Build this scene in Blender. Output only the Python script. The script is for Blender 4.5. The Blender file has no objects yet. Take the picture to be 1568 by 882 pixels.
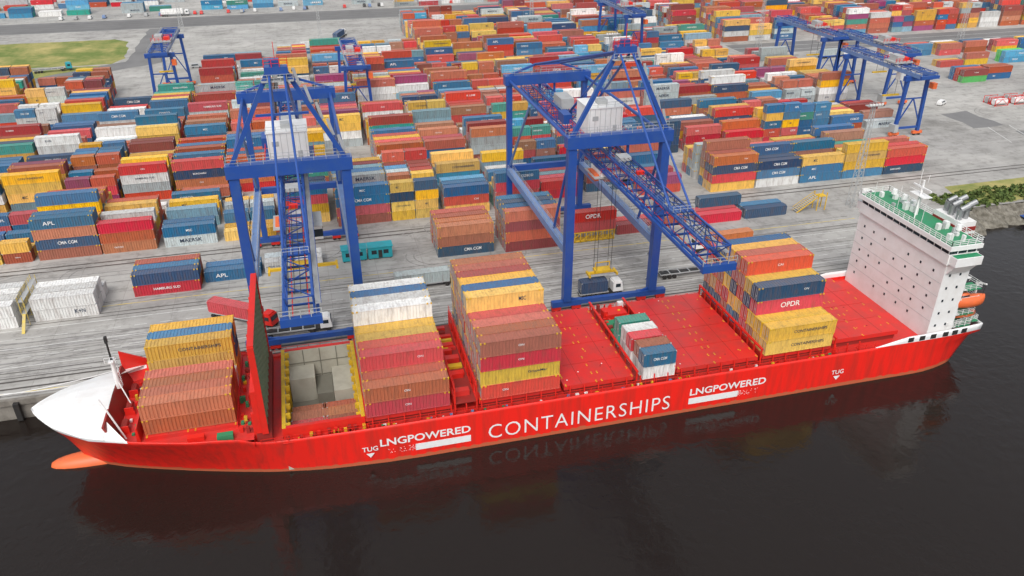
import bpy, math, random, bmesh
from mathutils import Vector, Matrix
random.seed(11)
S=bpy.context.scene
COL=S.collection
# ------------------------------------------------------------------ materials
def newmat(name):
    m=bpy.data.materials.new(name); m.use_nodes=True
    nt=m.node_tree; b=nt.nodes['Principled BSDF']
    return m,nt,b
def N(nt,t,**k):
    n=nt.nodes.new(t)
    for a,v in k.items(): setattr(n,a,v)
    return n
def flat(name,col,rough=0.5,metal=0.0,var=0.25,scale=0.6,dirt=(0.12,0.09,0.07)):
    m,nt,b=newmat(name)
    tc=N(nt,'ShaderNodeNewGeometry')
    no=N(nt,'ShaderNodeTexNoise'); no.inputs['Scale'].default_value=scale; no.inputs['Detail'].default_value=6
    no.inputs['Roughness'].default_value=0.65
    nt.links.new(tc.outputs['Position'],no.inputs['Vector'])
    cr=N(nt,'ShaderNodeValToRGB'); cr.color_ramp.elements[0].position=0.42; cr.color_ramp.elements[1].position=0.75
    cr.color_ramp.elements[0].color=(0,0,0,1); cr.color_ramp.elements[1].color=(var,var,var,1)
    nt.links.new(no.outputs['Fac'],cr.inputs['Fac'])
    mx=N(nt,'ShaderNodeMixRGB'); mx.inputs[1].default_value=(*col,1); mx.inputs[2].default_value=(*dirt,1)
    nt.links.new(cr.outputs['Color'],mx.inputs['Fac'])
    nt.links.new(mx.outputs['Color'],b.inputs['Base Color'])
    b.inputs['Roughness'].default_value=rough; b.inputs['Metallic'].default_value=metal
    return m
M={}
M['red']=flat('red_paint',(0.70,0.020,0.012),0.45,var=0.4,scale=0.35,dirt=(0.34,0.035,0.02))
M['deckred']=flat('deck_red_paint',(0.66,0.028,0.022),0.34,var=0.7,scale=0.3,dirt=(0.36,0.055,0.045))
M['darkred']=flat('dark_red',(0.28,0.02,0.015),0.6)
M['white']=flat('white_paint',(0.80,0.80,0.79),0.45,var=0.3,scale=0.4,dirt=(0.5,0.44,0.38))
M['black']=flat('black_rubber',(0.02,0.02,0.02),0.6)
M['glass']=flat('dark_glass',(0.02,0.03,0.04),0.1,var=0.0)
M['blue']=flat('crane_blue',(0.016,0.07,0.31),0.4,var=0.5,scale=0.4,dirt=(0.05,0.11,0.25))
M['lblue']=flat('crane_light_blue',(0.15,0.25,0.48),0.4,var=0.3)
M['yellow']=flat('yellow_paint',(0.72,0.45,0.02),0.5,var=0.4)
M['green']=flat('green_deck',(0.02,0.25,0.11),0.5,var=0.3)
M['olive']=flat('hatch_green',(0.13,0.18,0.10),0.6,var=0.4,scale=1.2)
M['olive2']=flat('hatch_green_ribs',(0.24,0.30,0.19),0.6,var=0.4,scale=1.2)
M['beige']=flat('hold_beige',(0.50,0.48,0.40),0.7,var=0.5,scale=0.3,dirt=(0.24,0.2,0.15))
M['holddark']=flat('hold_dark',(0.22,0.21,0.17),0.7)
M['orange']=flat('orange_paint',(0.78,0.15,0.04),0.45)
M['steel']=flat('steel',(0.35,0.36,0.37),0.35,metal=0.6)
M['galv']=flat('galvanised',(0.42,0.43,0.43),0.5)
M['teal']=flat('teal_paint',(0.02,0.36,0.42),0.45)
M['concrete']=flat('quay_concrete',(0.25,0.23,0.2),0.85,var=0.7,scale=0.5,dirt=(0.06,0.05,0.04))
M['asphalt']=flat('asphalt',(0.19,0.187,0.185),0.9,var=0.6,scale=0.08,dirt=(0.11,0.11,0.11))
M['rail']=flat('rail_steel',(0.075,0.068,0.062),0.6,var=.5)
M['drain']=flat('drain_joint',(0.17,0.16,0.15),0.8,var=1.0,scale=.3,dirt=(0.36,0.35,0.33))
M['tyre']=flat('tyre_marks',(0.21,0.20,0.19),0.85,var=1.0,scale=0.4,dirt=(0.37,0.36,0.35))
M['linewhite']=flat('line_white',(0.68,0.68,0.66),0.8,var=0.9,scale=0.9,dirt=(0.38,0.37,0.35))
M['lineyellow']=flat('line_yellow',(0.62,0.46,0.08),0.8,var=0.9,scale=0.9,dirt=(0.38,0.37,0.35))
M['logowhite']=flat('lettering_white',(0.80,0.80,0.80),0.5,var=0.25,scale=1.5,dirt=(.5,.45,.42))
M['logodark']=flat('lettering_dark',(0.03,0.05,0.09),0.5,var=0.1)
# container body
m,nt,b=newmat('container_steel')
oi=N(nt,'ShaderNodeObjectInfo'); geo=N(nt,'ShaderNodeNewGeometry')
mr=N(nt,'ShaderNodeMapRange'); mr.inputs['To Min'].default_value=0.68; mr.inputs['To Max'].default_value=1.15
nt.links.new(oi.outputs['Random'],mr.inputs['Value'])
mr3=N(nt,'ShaderNodeMath',operation='MULTIPLY'); mr3.inputs[1].default_value=7.31; nt.links.new(oi.outputs['Random'],mr3.inputs[0])
mr4=N(nt,'ShaderNodeMath',operation='FRACT'); nt.links.new(mr3.outputs[0],mr4.inputs[0])
mr5=N(nt,'ShaderNodeMapRange'); mr5.inputs['To Min'].default_value=0.82; mr5.inputs['To Max'].default_value=1.03; nt.links.new(mr4.outputs[0],mr5.inputs['Value'])
mr6=N(nt,'ShaderNodeMapRange'); mr6.inputs['To Min'].default_value=0.488; mr6.inputs['To Max'].default_value=0.514
m7=N(nt,'ShaderNodeMath',operation='MULTIPLY'); m7.inputs[1].default_value=23.7; nt.links.new(oi.outputs['Random'],m7.inputs[0]); m8=N(nt,'ShaderNodeMath',operation='FRACT'); nt.links.new(m7.outputs[0],m8.inputs[0]); nt.links.new(m8.outputs[0],mr6.inputs['Value'])
hs=N(nt,'ShaderNodeHueSaturation'); nt.links.new(mr.outputs['Result'],hs.inputs['Value']); nt.links.new(mr5.outputs['Result'],hs.inputs['Saturation']); nt.links.new(mr6.outputs['Result'],hs.inputs['Hue'])
nt.links.new(oi.outputs['Color'],hs.inputs['Color'])
no=N(nt,'ShaderNodeTexNoise'); no.inputs['Scale'].default_value=0.9; no.inputs['Detail'].default_value=7; no.inputs['Roughness'].default_value=0.72
mpp=N(nt,'ShaderNodeMapping'); mpp.inputs['Scale'].default_value=(1.6,1.0,.35); nt.links.new(geo.outputs['Position'],mpp.inputs[0])
nt.links.new(mpp.outputs[0],no.inputs['Vector'])
cr=N(nt,'ShaderNodeValToRGB'); cr.color_ramp.elements[0].position=0.46; cr.color_ramp.elements[1].position=0.76
cr.color_ramp.elements[1].color=(0.6,0.6,0.6,1); nt.links.new(no.outputs['Fac'],cr.inputs['Fac'])
mx=N(nt,'ShaderNodeMixRGB'); mx.inputs[2].default_value=(0.15,0.08,0.05,1)
nt.links.new(cr.outputs['Color'],mx.inputs['Fac']); nt.links.new(hs.outputs['Color'],mx.inputs[1])
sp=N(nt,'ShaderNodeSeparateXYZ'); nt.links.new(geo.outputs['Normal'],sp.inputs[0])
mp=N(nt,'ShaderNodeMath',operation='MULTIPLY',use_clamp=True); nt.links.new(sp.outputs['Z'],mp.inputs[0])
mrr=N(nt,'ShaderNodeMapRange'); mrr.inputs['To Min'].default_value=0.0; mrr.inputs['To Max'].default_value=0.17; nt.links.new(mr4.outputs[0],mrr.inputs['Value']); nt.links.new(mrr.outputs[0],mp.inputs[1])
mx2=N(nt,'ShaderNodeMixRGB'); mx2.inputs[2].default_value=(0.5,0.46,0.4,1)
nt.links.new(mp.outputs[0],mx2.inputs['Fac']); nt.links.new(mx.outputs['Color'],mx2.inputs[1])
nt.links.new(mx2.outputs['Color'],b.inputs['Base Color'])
rr=N(nt,'ShaderNodeMapRange'); rr.inputs['To Min'].default_value=.38; rr.inputs['To Max'].default_value=.8; nt.links.new(no.outputs['Fac'],rr.inputs['Value']); nt.links.new(rr.outputs[0],b.inputs['Roughness'])
M['cont']=m
# hull
m,nt,b=newmat('hull_paint')
geo=N(nt,'ShaderNodeNewGeometry'); sp=N(nt,'ShaderNodeSeparateXYZ'); nt.links.new(geo.outputs['Position'],sp.inputs[0])
def cmp(out,op,v):
    n=N(nt,'ShaderNodeMath',operation=op); nt.links.new(out,n.inputs[0]); n.inputs[1].default_value=v; return n.outputs[0]
def mul(a,c,op='MULTIPLY'):
    n=N(nt,'ShaderNodeMath',operation=op); nt.links.new(a,n.inputs[0]); nt.links.new(c,n.inputs[1]); return n.outputs[0]
bow=mul(cmp(sp.outputs['Z'],'GREATER_THAN',9.9),cmp(sp.outputs['X'],'LESS_THAN',-33))
st=mul(cmp(sp.outputs['Z'],'GREATER_THAN',7.6),cmp(sp.outputs['X'],'GREATER_THAN',98))
wh=mul(bow,st,'MAXIMUM')
map_=N(nt,'ShaderNodeMapping'); map_.inputs['Scale'].default_value=(0.7,0.7,0.09); nt.links.new(geo.outputs['Position'],map_.inputs[0])
no=N(nt,'ShaderNodeTexNoise'); no.inputs['Scale'].default_value=1.2; no.inputs['Detail'].default_value=8; nt.links.new(map_.outputs[0],no.inputs['Vector'])
cr=N(nt,'ShaderNodeValToRGB'); cr.color_ramp.elements[0].position=0.42; cr.color_ramp.elements[1].position=0.82
cr.color_ramp.elements[0].color=(0.84,0.020,0.012,1); cr.color_ramp.elements[1].color=(0.46,0.028,0.018,1); nt.links.new(no.outputs['Fac'],cr.inputs['Fac'])
boot=N(nt,'ShaderNodeMixRGB'); boot.inputs[2].default_value=(0.5,0.12,0.055,1); nt.links.new(cr.outputs[0],boot.inputs[1])
nz=N(nt,'ShaderNodeMath',operation='MULTIPLY_ADD'); nt.links.new(no.outputs['Fac'],nz.inputs[0]); nz.inputs[1].default_value=-1.2; nt.links.new(sp.outputs['Z'],nz.inputs[2])
nt.links.new(cmp(nz.outputs[0],'LESS_THAN',0.1),boot.inputs[0])
mx=N(nt,'ShaderNodeMixRGB'); mx.inputs[2].default_value=(0.80,0.80,0.80,1); nt.links.new(boot.outputs[0],mx.inputs[1]); nt.links.new(wh,mx.inputs[0])
nt.links.new(mx.outputs[0],b.inputs['Base Color']); b.inputs['Roughness'].default_value=0.4
M['hull']=m
# ground
m,nt,b=newmat('yard_concrete')
geo=N(nt,'ShaderNodeNewGeometry')
def ramp(src,p0,c0,p1,c1):
    c=N(nt,'ShaderNodeValToRGB'); e=c.color_ramp.elements; e[0].position=p0; e[0].color=(*c0,1); e[1].position=p1; e[1].color=(*c1,1); nt.links.new(src,c.inputs['Fac']); return c.outputs[0]
def noise(scale,vec=None,detail=9,rough=.65):
    n=N(nt,'ShaderNodeTexNoise'); n.inputs['Scale'].default_value=scale; n.inputs['Detail'].default_value=detail; n.inputs['Roughness'].default_value=rough
    if vec:
        mp=N(nt,'ShaderNodeMapping'); mp.inputs['Scale'].default_value=vec; nt.links.new(geo.outputs['Position'],mp.inputs[0]); nt.links.new(mp.outputs[0],n.inputs['Vector'])
    else: nt.links.new(geo.outputs['Position'],n.inputs['Vector'])
    return n.outputs['Fac']
def multiply(a,c,f=1.0):
    x=N(nt,'ShaderNodeMixRGB',blend_type='MULTIPLY'); x.inputs[0].default_value=f; nt.links.new(a,x.inputs[1]); nt.links.new(c,x.inputs[2]); return x.outputs[0]
g1=ramp(noise(.022),.34,(0.35,0.338,0.322),.64,(0.50,0.485,0.455))
g2=ramp(noise(.10,(.5,1.0,1)),.34,(.70,.70,.70),.58,(1,1,1))
g3=ramp(noise(.8,(.05,.7,1),5,.6),.36,(.70,.69,.68),.52,(1,1,1))
g4=ramp(noise(.3,None,10,.75),.38,(.5,.49,.47),.5,(1,1,1))
g5=ramp(noise(.055,None,5,.6),.3,(.55,.54,.53),.42,(1,1,1))
br=N(nt,'ShaderNodeTexBrick'); br.offset=0; br.inputs['Scale'].default_value=1.0; br.inputs['Brick Width'].default_value=11; br.inputs['Row Height'].default_value=9; br.inputs['Mortar Size'].default_value=0.06
br.inputs['Color1'].default_value=(1,1,1,1); br.inputs['Color2'].default_value=(0.84,0.84,0.83,1); br.inputs['Mortar'].default_value=(0.6,0.58,0.56,1)
nt.links.new(geo.outputs['Position'],br.inputs['Vector'])
out=multiply(multiply(multiply(multiply(multiply(g1,g2,.8),br.outputs[0],.6),g3,.4),g4,.5),g5,.6)
nt.links.new(out,b.inputs['Base Color']); b.inputs['Roughness'].default_value=0.85
M['ground']=m
def twotone(name,a,c,scale,rough=0.95,p0=0.4,p1=0.65):
    m,nt,b=newmat(name); geo=N(nt,'ShaderNodeNewGeometry')
    n1=N(nt,'ShaderNodeTexNoise'); n1.inputs['Scale'].default_value=scale; n1.inputs['Detail'].default_value=10; n1.inputs['Roughness'].default_value=0.7
    nt.links.new(geo.outputs['Position'],n1.inputs['Vector'])
    c1=N(nt,'ShaderNodeValToRGB'); e=c1.color_ramp.elements; e[0].position=p0; e[0].color=(*a,1); e[1].position=p1; e[1].color=(*c,1)
    nt.links.new(n1.outputs['Fac'],c1.inputs['Fac']); nt.links.new(c1.outputs[0],b.inputs['Base Color']); b.inputs['Roughness'].default_value=rough
    return m
M['grass']=twotone('grass',(0.13,0.18,0.035),(0.42,0.35,0.13),0.06)
M['leaf']=twotone('shrub_leaf',(0.05,0.09,0.02),(0.16,0.2,0.05),0.5)
M['rock']=twotone('rock',(0.10,0.09,0.07),(0.26,0.24,0.2),0.6)
# water
m,nt,b=newmat('water')
b.inputs['Base Color'].default_value=(0.016,0.012,0.010,1); b.inputs['Roughness'].default_value=0.05; b.inputs['IOR'].default_value=1.36
geo=N(nt,'ShaderNodeNewGeometry')
n1=N(nt,'ShaderNodeTexNoise'); n1.inputs['Scale'].default_value=0.5; n1.inputs['Detail'].default_value=5; n1.inputs['Roughness'].default_value=0.55; n1.inputs['Distortion'].default_value=.4
n2=N(nt,'ShaderNodeTexNoise'); n2.inputs['Scale'].default_value=0.03; n2.inputs['Detail'].default_value=3
nt.links.new(geo.outputs['Position'],n1.inputs['Vector']); nt.links.new(geo.outputs['Position'],n2.inputs['Vector'])
bp=N(nt,'ShaderNodeBump'); bp.inputs['Strength'].default_value=0.8; bp.inputs['Distance'].default_value=0.16
mm=N(nt,'ShaderNodeMath',operation='MULTIPLY'); nt.links.new(n1.outputs['Fac'],mm.inputs[0])
c=N(nt,'ShaderNodeValToRGB'); c.color_ramp.elements[0].position=.38; c.color_ramp.elements[0].color=(.3,.3,.3,1); c.color_ramp.elements[1].position=.62; nt.links.new(n2.outputs['Fac'],c.inputs[0]); nt.links.new(c.outputs[0],mm.inputs[1])
nt.links.new(mm.outputs[0],bp.inputs['Height']); nt.links.new(bp.outputs[0],b.inputs['Normal'])
M['water']=m
# ------------------------------------------------------------------ mesh builder
class MB:
    def __init__(s): s.v=[];s.f=[];s.m=[];s.mats=[]
    def mi(s,k):
        if k not in s.mats: s.mats.append(k)
        return s.mats.index(k)
    def face(s,pts,k):
        o=len(s.v); s.v+= [tuple(p) for p in pts]; s.f.append(tuple(range(o,o+len(pts)))); s.m.append(s.mi(k))
    def hexa(s,p,k):
        o=len(s.v); s.v+=[tuple(q) for q in p]; i=s.mi(k)
        for f in ((0,3,2,1),(4,5,6,7),(0,1,5,4),(1,2,6,5),(2,3,7,6),(3,0,4,7)):
            s.f.append(tuple(o+a for a in f)); s.m.append(i)
    def box(s,x0,x1,y0,y1,z0,z1,k):
        s.hexa([(x0,y0,z0),(x1,y0,z0),(x1,y1,z0),(x0,y1,z0),(x0,y0,z1),(x1,y0,z1),(x1,y1,z1),(x0,y1,z1)],k)
    def beam(s,p,q,w,h,k):
        p=Vector(p);q=Vector(q);d=(q-p).normalized()
        up=Vector((0,0,1)) if abs(d.z)<0.95 else Vector((0,1,0))
        a=d.cross(up).normalized(); c=a.cross(d).normalized()
        a*=w/2;c*=h/2
        s.hexa([p-a-c,p+a-c,p+a+c,p-a+c,q-a-c,q+a-c,q+a+c,q-a+c],k)
    def cyl(s,p,q,r,k,n=8,r2=None):
        p=Vector(p);q=Vector(q);d=(q-p).normalized(); r2=r if r2 is None else r2
        up=Vector((0,0,1)) if abs(d.z)<0.95 else Vector((0,1,0))
        a=d.cross(up).normalized(); c=a.cross(d).normalized(); o=len(s.v); i=s.mi(k)
        for t in range(n):
            an=2*math.pi*t/n; e=a*math.cos(an)+c*math.sin(an); s.v.append(tuple(p+e*r)); s.v.append(tuple(q+e*r2))
        for t in range(n):
            u=(t+1)%n; s.f.append((o+2*t,o+2*u,o+2*u+1,o+2*t+1)); s.m.append(i)
        s.f.append(tuple(o+2*t for t in range(n))[::-1]); s.m.append(i)
        s.f.append(tuple(o+2*t+1 for t in range(n))); s.m.append(i)
    def grid(s,rows,k,closed=False):
        o=len(s.v); i=s.mi(k); n=len(rows[0])
        for r in rows: s.v+=[tuple(p) for p in r]
        for a in range(len(rows)-1):
            for c in range(n-1):
                s.f.append((o+a*n+c,o+a*n+c+1,o+(a+1)*n+c+1,o+(a+1)*n+c)); s.m.append(i)
    def rail(s,p,q,k,h=1.1,step=2.0,r=0.05,bars=2):
        p=Vector(p);q=Vector(q);L=(q-p).length;n=max(1,int(L/step))
        for i in range(n+1):
            a=p.lerp(q,i/n); s.beam(a,a+Vector((0,0,h)),r*1.3,r*1.3,k)
        for j in range(bars):
            z=Vector((0,0,h*(j+1)/bars)); s.beam(p+z,q+z,r,r,k)
    def truss(s,x0,x1,y0,y1,z0,z1,n,k,w=0.3,d=0.16):
        for x in(x0,x1):
            for z in(z0,z1): s.beam((x,y0,z),(x,y1,z),w,w,k)
        for i in range(n+1):
            y=y0+(y1-y0)*i/n
            s.beam((x0,y,z0),(x1,y,z0),d,d,k); s.beam((x0,y,z1),(x1,y,z1),d,d,k)
            for x in(x0,x1): s.beam((x,y,z0),(x,y,z1),d,d,k)
            if i<n:
                yn=y0+(y1-y0)*(i+1)/n
                a,c=(z0,z1) if i%2 else (z1,z0)
                for x in(x0,x1): s.beam((x,y,a),(x,yn,c),d,d,k)
                a,c=(x0,x1) if i%2 else (x1,x0)
                s.beam((a,y,z1),(c,yn,z1),d,d,k)
    def mesh(s,name):
        me=bpy.data.meshes.new(name); me.from_pydata(s.v,[],s.f)
        for k in s.mats: me.materials.append(M[k])
        me.polygons.foreach_set('material_index',s.m); me.update(); return me
    def obj(s,name,parent=None,smooth=False):
        me=s.mesh(name); o=bpy.data.objects.new(name,me); COL.objects.link(o)
        if smooth:
            for p in me.polygons: p.use_smooth=True
        if parent:
            o.parent=parent; o.matrix_parent_inverse=Matrix.Translation(-parent.location)
        return o
def group(name,loc):
    e=bpy.data.objects.new(name,None); e.location=loc; e.empty_display_size=1; COL.objects.link(e); return e
TXT={}
def text_mesh(s,w,h,mat,off=.012,sp=1.0):
    key=(s,w,h,mat)
    if key in TXT: return TXT[key]
    c=bpy.data.curves.new('lettering',type='FONT'); c.body=s; c.offset=off; c.resolution_u=3; c.space_character=sp
    o=bpy.data.objects.new('tmp_text',c); COL.objects.link(o); bpy.context.view_layer.update()
    me=bpy.data.meshes.new_from_object(o.evaluated_get(bpy.context.evaluated_depsgraph_get()))
    bpy.data.objects.remove(o)
    xs=[v.co.x for v in me.vertices]; ys=[v.co.y for v in me.vertices]
    x0,x1,y0,y1=min(xs),max(xs),min(ys),max(ys)
    for v in me.vertices:
        v.co.x=(v.co.x-(x0+x1)/2)/(x1-x0)*w; v.co.y=(v.co.y-(y0+y1)/2)/(y1-y0)*h; v.co.z=0
    me.materials.clear(); me.materials.append(M[mat]); TXT[key]=me; return me
def text(s,x,y,z,w,h,mat,parent,name='lettering',rotz=0,off=.012,sp=1.0):
    o=bpy.data.objects.new(name,text_mesh(s,w,h,mat,off,sp)); COL.objects.link(o)
    o.location=(x,y,z); o.rotation_euler=(math.pi/2,0,rotz)
    if parent: o.parent=parent; o.matrix_parent_inverse=Matrix.Translation(-parent.location)
    return o
# ------------------------------------------------------------------ containers
def cmesh(L,W,H,name):
    b=MB(); x=L/2;y=W/2;p=0.15
    for sx in(-1,1):
        for sy in(-1,1):
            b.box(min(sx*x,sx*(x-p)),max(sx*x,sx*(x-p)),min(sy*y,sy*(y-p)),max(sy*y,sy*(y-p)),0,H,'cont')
    for sy in(-1,1):
        b.box(-x+p,x-p,min(sy*y,sy*(y-.1)),max(sy*y,sy*(y-.1)),0,.16,'cont'); b.box(-x+p,x-p,min(sy*y,sy*(y-.1)),max(sy*y,sy*(y-.1)),H-.1,H,'cont')
    for sx in(-1,1):
        b.box(min(sx*x,sx*(x-.1)),max(sx*x,sx*(x-.1)),-y+p,y-p,0,.18,'cont'); b.box(min(sx*x,sx*(x-.1)),max(sx*x,sx*(x-.1)),-y+p,y-p,H-.12,H,'cont')
    a0=-x+p;a1=x-p;n=int((a1-a0)/0.55);pt=(a1-a0)/n
    prof=[]
    for i in range(n): prof+=[(a0+i*pt,0),(a0+i*pt+.3*pt,0),(a0+i*pt+.45*pt,1),(a0+i*pt+.85*pt,1)]
    prof.append((a1,0))
    b.grid([[(q,-y+.02+.12*t,H-.1) for q,t in prof],[(q,-y+.02+.12*t,.16) for q,t in prof]],'cont')
    b.grid([[(q,y-.02-.12*t,.16) for q,t in prof],[(q,y-.02-.12*t,H-.1) for q,t in prof]],'cont')
    b.grid([[(q,-y+.1,H-.015-.08*t) for q,t in prof],[(q,y-.1,H-.015-.08*t) for q,t in prof]],'cont')
    b.face([(-x,-y,.02),(-x,y,.02),(x,y,.02),(x,-y,.02)],'cont')
    b.face([(x-.06,-y+p,.18),(x-.06,y-p,.18),(x-.06,y-p,H-.12),(x-.06,-y+p,H-.12)],'cont')
    for i in range(7):
        yy=-y+.3+i*(W-.6)/6; b.box(x-.06,x-.01,yy-.08,yy+.08,.18,H-.12,'cont')
    b.face([(-x+.06,y-p,.18),(-x+.06,-y+p,.18),(-x+.06,-y+p,H-.12),(-x+.06,y-p,H-.12)],'cont')
    for yy in(-.85,-.35,.35,.85): b.box(-x-.0,-x+.05,yy-.03,yy+.03,.1,H-.08,'galv')
    b.box(-x+.03,-x+.065,-.02,.02,.15,H-.1,'black')
    for zz in(.9,1.1): b.box(-x+.01,-x+.05,-.75,-.45,zz,zz+.06,'galv'); 
    if L>13:
        for sx in(-1,1):
            for sy in(-1,1):
                b.box(sx*6.1-.14,sx*6.1+.14,sy*(y-.06)-.08,sy*(y-.06)+.08,H-.25,H+.01,'yellow')
                b.box(sx*(x-.09)-.12,sx*(x-.09)+.12,sy*(y-.08)-.1,sy*(y-.08)+.1,H-.3,H+.01,'yellow')
    else:
        for sx in(-1,1):
            for sy in(-1,1):
                for zz in(0,H-.12): b.box(sx*(x-.09)-.1,sx*(x-.09)+.1,sy*(y-.08)-.09,sy*(y-.08)+.09,zz,zz+.125,'galv')
    return b.mesh(name)
HY=2.6;HS=2.8
CM={(20,0):cmesh(6.06,2.44,HY,'container_20ft'),(40,0):cmesh(12.19,2.44,HY,'container_40ft'),(45,0):cmesh(13.72,2.44,HY,'container_45ft'),
    (20,1):cmesh(6.06,2.44,HS,'container_20ft_hc'),(40,1):cmesh(12.19,2.44,HS,'container_40ft_hc'),(45,1):cmesh(13.72,2.44,HS,'container_45ft_hc')}
LEN={20:6.06,40:12.19,45:13.72}
C={'o':(0.50,0.115,0.04),'r':(0.60,0.03,0.024),'y':(0.82,0.47,0.02),'b':(0.015,0.16,0.34),'n':(0.022,0.08,0.17),'w':(0.80,0.80,0.78),
   'g':(0.48,0.55,0.56),'d':(0.32,0.035,0.028),'t':(0.03,0.34,0.27),'l':(0.07,0.34,0.56),'p':(0.64,0.065,0.065),'e':(0.05,0.55,0.07),'m':(0.33,0.05,0.15),'c':(0.40,0.16,0.09),'s':(0.22,0.40,0.48)}
Q=(None,)*4
LAB={'r':[('OPDR',3.2,.9,'logowhite'),Q,Q,Q,('ON',1.0,.4,'logowhite'),('K LINE',3,.6,'logowhite'),('CAI',1.2,.5,'logowhite'),('HAMBURG SUD',5.5,.6,'logowhite')],'b':[('CMA CGM',4.2,.8,'logowhite'),('APL',2.6,.9,'logowhite'),('MSC',1.4,.6,'logowhite'),Q,Q,('COSCO',3.4,.7,'logowhite')],
 'n':[('CMA CGM',4.2,.8,'logowhite'),Q,('SEACO',1.8,.5,'logowhite'),('BORCHARD',3.5,.5,'logowhite')],'y':[('CONTAINERSHIPS',6.2,.55,'logodark'),('MSC',1.3,.8,'logodark'),('MSC',1.3,.8,'logodark'),Q,Q],
 'g':[('MAERSK',5.2,.95,'logodark'),('MAERSK',5.2,.95,'logodark'),Q,Q],'o':[Q,Q,Q,('ON',1,.4,'logowhite'),('TEX',1.2,.4,'logowhite'),('TRITON',2,.4,'logowhite'),Q],'w':[('HAMBURG SUD',5,.5,'logodark'),Q,Q,('K+N',1.6,.7,'logodark')],
 'l':[('TENSO',3.2,.8,'logowhite'),Q],'p':[('HAPAG',3,.5,'logowhite'),Q],'e':[('EVERGREEN',5,.7,'logowhite')],'d':[Q,Q,('FLORENS',2.2,.4,'logowhite')],'t':[('CHINA SHIPPING',5,.6,'logowhite'),Q],'c':[Q,('GOLD',1.6,.5,'logowhite')]}
def container(parent,x0,y,z,c,kind=45,hc=0,label=True,ship=False,lab=None):
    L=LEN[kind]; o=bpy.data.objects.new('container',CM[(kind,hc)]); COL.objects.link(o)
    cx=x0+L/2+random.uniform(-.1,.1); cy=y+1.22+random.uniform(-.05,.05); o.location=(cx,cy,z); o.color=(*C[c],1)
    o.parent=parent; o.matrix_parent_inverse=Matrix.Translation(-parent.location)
    if label:
        H=HS if hc else HY
        l=lab or (random.choice(LAB[c]) if c in LAB else Q)
        if l[0]:
            w,h=l[1],l[2]
            if kind==20: w*=.6;h*=.7
            off=random.choice([0,0,-.2,.22])*L if w<4 else 0
            if w>=4 and random.random()<.4: off=.12*L
            text(l[0],cx+off,cy-1.235,z+H*.55,w,h,l[3],parent,'container_lettering')
PAL='rrrrrrrooooooobbbbbnnyyyyyyddggwwlptmccs'
def stackbay(x,y0,z,rows,kind=45,hc=0,pitch=2.52,name='container_stack',labs={}):
    n=len(rows); g=group(name,(x+LEN[kind]/2,y0+n*pitch/2,z)); H=HS if hc else HY
    for j,r in enumerate(rows):
        for k,c in enumerate(r):
            exp=(j==0) or len(rows[j-1])<=k
            container(g,x,y0+j*pitch,z+k*(H+.012),c,kind,hc,exp and random.random()<.8,lab=labs.get((j,k)))
    return g
GZ=4.0
def yardbay(x,y0,nrows,h,front=None,dens=0.97,kind=None,labs={},cols=PAL):
    kind=kind or random.choice([40,40,40,45,20])
    rows=[]; base=h; colr=random.choice(cols)
    for j in range(nrows):
        hh=max(0,min(5,base+random.choice([-2,-1,-1,0,0,0,0,1]))) if random.random()<dens else 0
        if random.random()<.5: colr=random.choice(cols)
        rows.append(''.join(colr if random.random()<.45 else random.choice(cols) for _ in range(hh)))
    if front: rows[0]=front; rows[1]=front[:max(1,len(front)-random.choice([0,1]))]
    if kind==20:
        stackbay(x,y0,GZ+.01,rows,20,0,2.75,labs=labs)
        rows2=[''.join(random.sample(r,len(r))) for r in rows]
        stackbay(x+6.4,y0,GZ+.01,rows2,20,0,2.75)
    else: stackbay(x,y0,GZ+.01,rows,kind,0,2.75,labs=labs)
CMA=('CMA CGM',4.2,.8,'logowhite');APL=('APL',2.6,.9,'logowhite');MK=('MAERSK',5.2,.95,'logodark');OP=('OPDR',4,1.1,'logowhite')
P=14.0
front={-66:('onob',{(0,1):CMA,(0,3):APL}),-52:('oor',{}),-38:('gb',{(0,0):MK})}
for k in range(-1,13):
    x=-80+P*k
    if x in front: f,l=front[x]; yardbay(x,192,9,len(f),f,kind=45 if x==-66 else 40,labs=l)
    elif x==-80: yardbay(x,192,8,2,'yo')
    elif x==-24: yardbay(x,192,7,2,'y',kind=20)
    elif x==-10: yardbay(x,198,7,3)
    elif x==74: yardbay(x,200,6,3)
    elif x==60: yardbay(x,198,6,2)
    elif x==88: yardbay(x,194,8,3,'rm')
    elif x==4: yardbay(x,194,8,4,'drbb')
    elif x==18: yardbay(x,194,8,4,'yyny',kind=20)
    elif x==32: yardbay(x,194,8,3,'yrb')
    else: yardbay(x,194,8,random.choice([3,4,4]))
for i,(f,l) in enumerate([('yrno',{(0,2):CMA}),('wbn',{(0,1):CMA}),('bby',{}),('byyy',{}),('nrr',{})]):
    yardbay(108.3+14.2*i,191,7 if i<4 else 4,len(f),f,kind=45,labs=l)
def block(y0,xs,nrows,hs,skip=()):
    for x in xs:
        if x in skip: continue
        if random.random()<0.02: continue
        yardbay(x+random.uniform(-.3,.3),y0,nrows,random.choice(hs))
block(225,[-108+P*k for k in range(0,19)],9,[3,4,4])
for x in(160,174,188): yardbay(x,231,6,2 if x>160 else 3)
block(257.5,[-122+P*k for k in range(0,23)],9,[3,4,4])
block(290,[-122+P*k for k in range(0,23)],9,[3,4])
block(323,[-128+P*k for k in range(0,4)]+[-38+P*k for k in range(0,16)],9,[2,3,4])
block(357,[-10,4]+[26+P*k for k in range(0,12)],10,[2,3,3])
block(391,[54+P*k for k in range(0,9)],9,[3,4])
block(424,[54+P*k for k in range(0,10)],10,[3,4])
block(459,[100+P*k for k in range(0,6)],6,[2,3])
block(373,[208+P*k for k in range(0,20)],10,[3,4,5])
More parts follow.
